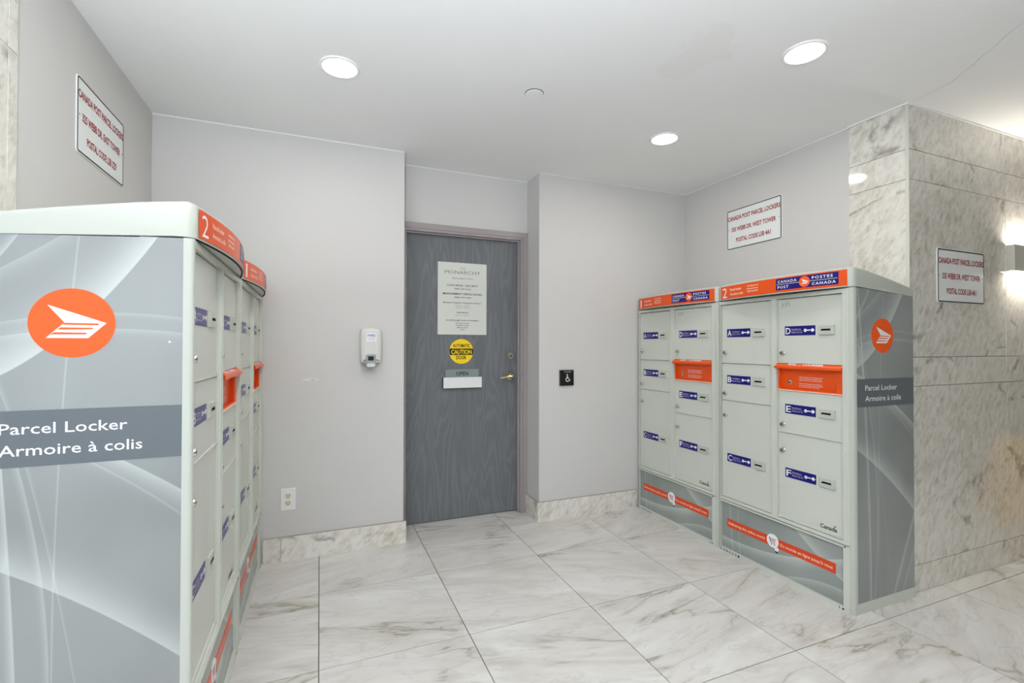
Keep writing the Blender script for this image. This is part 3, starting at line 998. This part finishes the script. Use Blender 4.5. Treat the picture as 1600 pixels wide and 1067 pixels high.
def side_panel(root, left):
    q = MB()
    a0, a1 = (0.003, D - 0.0235) if left else (0.0235, D - 0.003)
    ta, tb = (1.514, 1.5395) if left else (1.5395, 1.514)
    q.prism([(a0, 0.051), (a1, 0.051), (a1, tb), (a0, ta)], 0.0, 0.0022, 'panel_graphic')
    if left:
        p = q.build('side_panel', root, (0.004, D, 0), RIGHT)
    else:
        p = q.build('side_panel', root, (W - 0.004, 0, 0), LEFT)
    q = MB(); emblem(q, 0.219, 1.313, 0.084, 0.0028, None, 56); q.build('roundel', p)
    q = MB(); q.prism([(a0, 0.972), (a1, 0.972), (a1, 1.105), (a0, 1.105)], 0.002, 0.0028, 'band_grey')
    q.text('Parcel Locker', 0.086, 0.329, 1.0495, 0.0270, 0.0033, 'print_white', 0.006)
    q.text('Armoire \u00e0 colis', 0.086, 0.360, 0.9985, 0.0270, 0.0033, 'print_white', 0.006)
    q.build('name_band', p)
    q = MB(); q.lathe(0.416 if left else 0.05, 1.268, [(0.003, 0.002), (0.003, 0.004)], 'chrome', 8); q.build('rivet', p)


def handwriting(root, u, m='pencil'):
    q = MB()
    for i, t in enumerate('335'):
        q.text(t, u + 0.019 * i, u + 0.019 * i + 0.014, 1.474 + 0.003 * (i - 1), 0.024, -0.0012, m, -0.012, 0.15)
    d = [c for c in root.children if c.name.startswith('compartment_door')][3]
    q.build('handwriting', d)


def serial(root, t):
    q = MB()
    for i, ch in enumerate(t):
        q.text(ch, 0.017 + 0.0215 * i, 0.017 + 0.0215 * i + 0.011, 0.003, 0.0130, 0.0030, 'print_black', 0.02)
    q.build('serial_number', root)


GROUP = 'parcel lockers'
proto = locker_proto()
pL1 = dup(proto, (-0.310, 0.8925, 0), LEFT); pL2 = dup(proto, (-0.310, 0.080, 0), LEFT)
pR1 = dup(proto, (2.315, 1.6925, 0), RIGHT)
proto.location = (2.315, 0.879, 0); proto.rotation_euler = (0, 0, RIGHT); pR2 = proto
for o, l in ((pR2, 'pale grey-green parcel locker numbered 2 in front of the marble corner'),
             (pR1, 'pale grey-green parcel locker numbered 1 in the far right corner'),
             (pL2, 'nearest parcel locker on the left, its end panel with orange roundel facing the viewer'),
             (pL1, 'left-hand parcel locker numbered 1 against the wall with the outlet')):
    o['label'] = l; o['category'] = 'parcel locker'; o['group'] = GROUP
number(pR2, '2'); number(pR1, '1'); number(pL2, '2'); number(pL1, '1')
side_panel(pR2, False); side_panel(pL2, True)
handwriting(pR2, 0.426); handwriting(pR1, 0.437)
serial(pR2, 'L5B0201'); serial(pR1, 'L5B0200')
q = MB(); q.prism([(0.4095, 0.655), (0.485, 0.655), (0.485, 0.720), (0.4095, 0.720)], -0.002, -0.0012, 'sticker_beige')
q.build('sticker', [c for c in pL2.children if c.name.startswith('compartment_door')][5])

# ------------------------------------------------------------------ address signs
def address_sign(label, loc, rz, l2, l3, w=0.226, h=0.146, name='address_sign'):
    o = thing(name, label, 'sign', loc, rz, 'parcel locker address signs')
    q = MB(); q.prism(rrect(-w, w, -h, h, 0.014, 5), 0, 0.004, 'sign_white', 0.001); q.build('plate', o)
    q = MB(); a = rrect(-w + 0.004, w - 0.004, -h + 0.004, h - 0.004, 0.012, 5)
    q.ring(a, inset(a, 0.0062), 0.0045, 'print_black'); q.build('border', o)
    for t_, hw_, v_ in (('CANADA POST PARCEL LOCKERS', 0.215, 0.066), (l2, 0.182, -0.016), (l3, 0.142, -0.096)):
        q = MB(); q.text(t_, -hw_, hw_, v_, 0.031, 0.0045, 'print_red', 0.028); q.build('text_line', o)
    for sx in (-0.205, 0.205):
        q = MB(); q.lathe(sx, 0.001, [(0.0045, 0.003), (0.004, 0.0052), (0.002, 0.0056)], 'plastic_mid_grey', 10); q.build('screw', o)
    return o


address_sign('white address sign with red letters on the painted wall above the right lockers', (XR, 1.037, 2.113), RIGHT, '335 WEBB DR. WEST TOWER', 'POSTAL CODE L5B 4A1')
address_sign('white address sign with red letters on the marble wall beside the lit sconce', (3.250, 0.090, 1.641), 0, '335 WEBB DR. WEST TOWER', 'POSTAL CODE L5B 4A1')
address_sign('white east tower address sign with red letters on the left wall', (XL, 1.072, 2.128), LEFT, '325 WEBB DR. EAST TOWER', 'POSTAL CODE L5B 3Z9')

# ------------------------------------------------------------------ soap dispenser
o = thing('soap_dispenser', 'pale grey hand sanitizer dispenser on the wall left of the door', 'dispenser', (0.289, YB, 1.246))
q = MB()
body = [(-0.060, -0.108), (-0.052, -0.118), (0.052, -0.118), (0.060, -0.108), (0.0655, 0.0), (0.064, 0.095), (0.056, 0.115), (0.030, 0.124), (0.0, 0.126), (-0.030, 0.124), (-0.056, 0.115), (-0.064, 0.095), (-0.0655, 0.0)]
q.prism(body, 0.0, 0.085, 'plastic_pale_grey', 0.024); q.squash().build('housing', o, smooth=True)
q = MB(); q.prism(rrect(-0.034, 0.030, -0.148, -0.055, 0.014, 5), 0.02, 0.092, 'plastic_mid_grey', 0.010)
q.prism(rrect(-0.026, 0.022, -0.144, -0.120, 0.010, 4), 0.09, 0.094, 'plastic_pale_grey', 0.002)
q.squash().build('push_lever', o, smooth=True)
q = MB(); q.prism(rrect(-0.019, 0.014, -0.100, -0.071, 0.003, 3), 0.0915, 0.0930, 'black_plastic'); q.squash().build('level_window', o)
q = MB(); q.prism(rrect(-0.028, 0.030, 0.028, 0.088, 0.004, 3), 0.0845, 0.0856, 'print_white')
q.text('PURELL', -0.023, 0.027, 0.066, 0.014, 0.0861, 'print_blue', 0.02, 0.25)
q.box(-0.023, 0.023, 0.0605, 0.0615, 0.0856, 0.0861, 'print_blue')
q.text('advanced hand', -0.020, 0.022, 0.048, 0.006, 0.0861, 'print_grey')
q.text('sanitizer', -0.014, 0.016, 0.038, 0.006, 0.0861, 'print_grey')
q.squash().build('label_sticker', o)

# ------------------------------------------------------------------ outlet
o = thing('wall_outlet', 'white double power outlet low on the back wall', 'outlet', (-0.171, YB, 0.355))
q = MB(); q.prism(rrect(-0.040, 0.040, -0.064, 0.064, 0.004, 3), 0, 0.006, 'plastic_white', 0.003); q.build('cover_plate', o)
for vz in (0.021, -0.021):
    q = MB(); q.prism(rrect(-0.017, 0.017, vz - 0.015, vz + 0.015, 0.010, 5), 0.005, 0.0085, 'ivory', 0.001)
    for x in (-0.007, 0.007):
        q.box(x - 0.0014, x + 0.0014, vz - 0.002, vz + 0.008, 0.0085, 0.0089, 'dark_hole')
    q.prism(circ(0, vz - 0.008, 0.003, 10), 0.0085, 0.0089, 'dark_hole')
    q.build('socket', o)
q = MB(); q.lathe(0, 0, [(0.0035, 0.005), (0.003, 0.0072)], 'chrome', 10); q.build('screw', o)

# ------------------------------------------------------------------ accessible door button
o = thing('door_button', 'black square accessible door button with white wheelchair symbol right of the door', 'button', (1.683, YB, 1.027))
q = MB(); q.prism(rrect(-0.0605, 0.0605, -0.0605, 0.0605, 0.003, 3), 0, 0.006, 'plastic_mid_grey', 0.001); q.build('back_plate', o)
q = MB(); q.prism(rrect(-0.056, 0.056, -0.056, 0.056, 0.003, 3), 0.006, 0.018, 'black_plastic', 0.002); q.build('push_plate', o)
q = MB(); n = 0.0185
q.text('PUSH TO OPEN', -0.024, 0.030, 0.041, 0.006, n, 'print_white', 0.01)
q.flat(circ(0.000, 0.0235, 0.0052, 14), n, 'print_white')
q.flat([(-0.003, -0.005), (0.003, -0.005), (0.0022, 0.017), (-0.0038, 0.017)], n, 'print_white')
q.flat([(0.0, 0.004), (0.012, 0.004), (0.012, 0.007), (0.0, 0.007)], n, 'print_white')
q.flat([(0.000, -0.006), (0.012, -0.006), (0.020, -0.022), (0.025, -0.020), (0.026, -0.017), (0.021, -0.015), (0.015, -0.002), (0.000, -0.002)], n, 'print_white')
arc = [radians(110 + 230 * i / 20) for i in range(21)]
oo = [(0.003 + 0.0165 * cos(a), -0.012 + 0.0165 * sin(a)) for a in arc]; ii = [(0.003 + 0.0115 * cos(a), -0.012 + 0.0115 * sin(a)) for a in arc]
q.add([(p[0], p[1], n) for p in oo + ii], [(i, i + 1, 21 + i + 1, 21 + i) for i in range(20)], 'print_white')
q.build('wheelchair_symbol', o)

# ------------------------------------------------------------------ ceiling fittings
def downlight(x, y, label, power=None):
    o = thing('downlight', label, 'ceiling light', (x, y, CEIL), 0, 'recessed ceiling lights')
    q = MB()
    q.lathe(0, 0, [(0.088, 0.0), (0.088, 0.003), (0.084, 0.006), (0.0745, 0.006), (0.0735, 0.003)], 'lamp_trim', 40)
    a = q.build('trim_ring', o, smooth=True); a.rotation_euler = (radians(90), 0, 0)
    q = MB(); q.lathe(0, 0, [(0.0735, 0.001), (0.0735, 0.0045)], 'lamp_glow', 40)
    a = q.build('diffuser', o); a.rotation_euler = (radians(90), 0, 0)
    l = area('downlight_lamp', (0, 0, -0.012), (0, 0, 0), 0.14, 0.14, power or LAMP_POWER, LAMP_COL, 'DISK')
    l.parent = o
    return o


downlight(0.074, 0.875, 'round recessed ceiling light on the left, in front of the dispenser wall')
downlight(1.909, 0.0075, 'round recessed ceiling light nearest the marble corner')
downlight(1.921, 0.908, 'smallest round recessed ceiling light, over the far right lockers')
downlight(0.074, -0.300, 'added round recessed ceiling light above the photographer, outside the picture')  # unseen lamp carrying on the assumed ceiling grid, added because the lighting needs it
downlight(0.6, -2.2, 'added unseen round ceiling light for fill over the lobby behind the photographer')  # made-up lamp out of view, brightens the room from behind the camera
downlight(4.1, -1.6, 'added round ceiling light for fill over the lobby to the right, outside the picture')  # another unseen extra fitting, put in to light the right-hand side
o = thing('sprinkler_cover', 'small flat white round sprinkler cover plate on the ceiling', 'sprinkler cover', (0.978, 0.743, CEIL))
q = MB(); q.lathe(0, 0, [(0.0475, 0.0), (0.0475, 0.003), (0.044, 0.0035)], 'print_grey', 32); a = q.build('gap_collar', o); a.rotation_euler = (radians(90), 0, 0)
q = MB(); q.lathe(0, 0, [(0.043, 0.003), (0.0455, 0.006), (0.0435, 0.0085)], 'ceiling_paint', 36); a = q.build('cover_disc', o, smooth=True); a.rotation_euler = (radians(90), 0, 0)

# ------------------------------------------------------------------ wall sconce (up and down light)
SX0, SX1, SZ0, SZ1, SD = 3.722, 4.00, 1.702, 1.856, 0.036
o = thing('wall_sconce', 'pale metal box sconce glowing up and down the marble wall', 'wall light', ((SX0 + SX1) / 2, 0.090, (SZ0 + SZ1) / 2))
hw, hh = (SX1 - SX0) / 2, (SZ1 - SZ0) / 2
q = MB()
q.box(-hw, hw, -hh, hh, 0.0, 0.002, 'sconce_metal'); q.box(-hw, hw, -hh, hh, SD - 0.003, SD, 'sconce_metal')
q.box(-hw, -hw + 0.003, -hh, hh, 0.002, SD - 0.003, 'sconce_metal'); q.box(hw - 0.003, hw, -hh, hh, 0.002, SD - 0.003, 'sconce_metal')
q.build('shade', o)
q = MB(); q.box(-hw + 0.01, hw - 0.01, -hh + 0.03, hh - 0.03, 0.004, SD - 0.005, 'sconce_glow'); q.build('led_block', o)
for s_, rx in ((1, pi), (-1, 0)):
    l = area('sconce_lamp', (0, -SD / 2, s_ * (hh - 0.012)), (rx, 0, 0), 2 * hw - 0.03, SD - 0.010, 3.2, (1.0, 0.93, 0.82))
    l.parent = o

# yellow folding floor sign, just outside the frame: the polished marble mirrors it
o = thing('floor_sign', 'yellow folding floor sign mirrored in the marble wall at the right', 'floor sign', (4.66, -0.26, 0), radians(38))
for s_ in (1, -1):
    q = MB()
    q.prism([(-0.15, 0.0), (-0.07, 0.0), (-0.06, 0.05), (0.06, 0.05), (0.07, 0.0), (0.15, 0.0), (0.10, 0.60), (0.05, 0.63), (-0.05, 0.63), (-0.10, 0.60)], -0.006, 0.006, 'floor_sign_yellow')
    p = q.build('panel', o, (0, s_ * 0.125, 0.0)); p.rotation_euler = (s_ * radians(11), 0, 0)
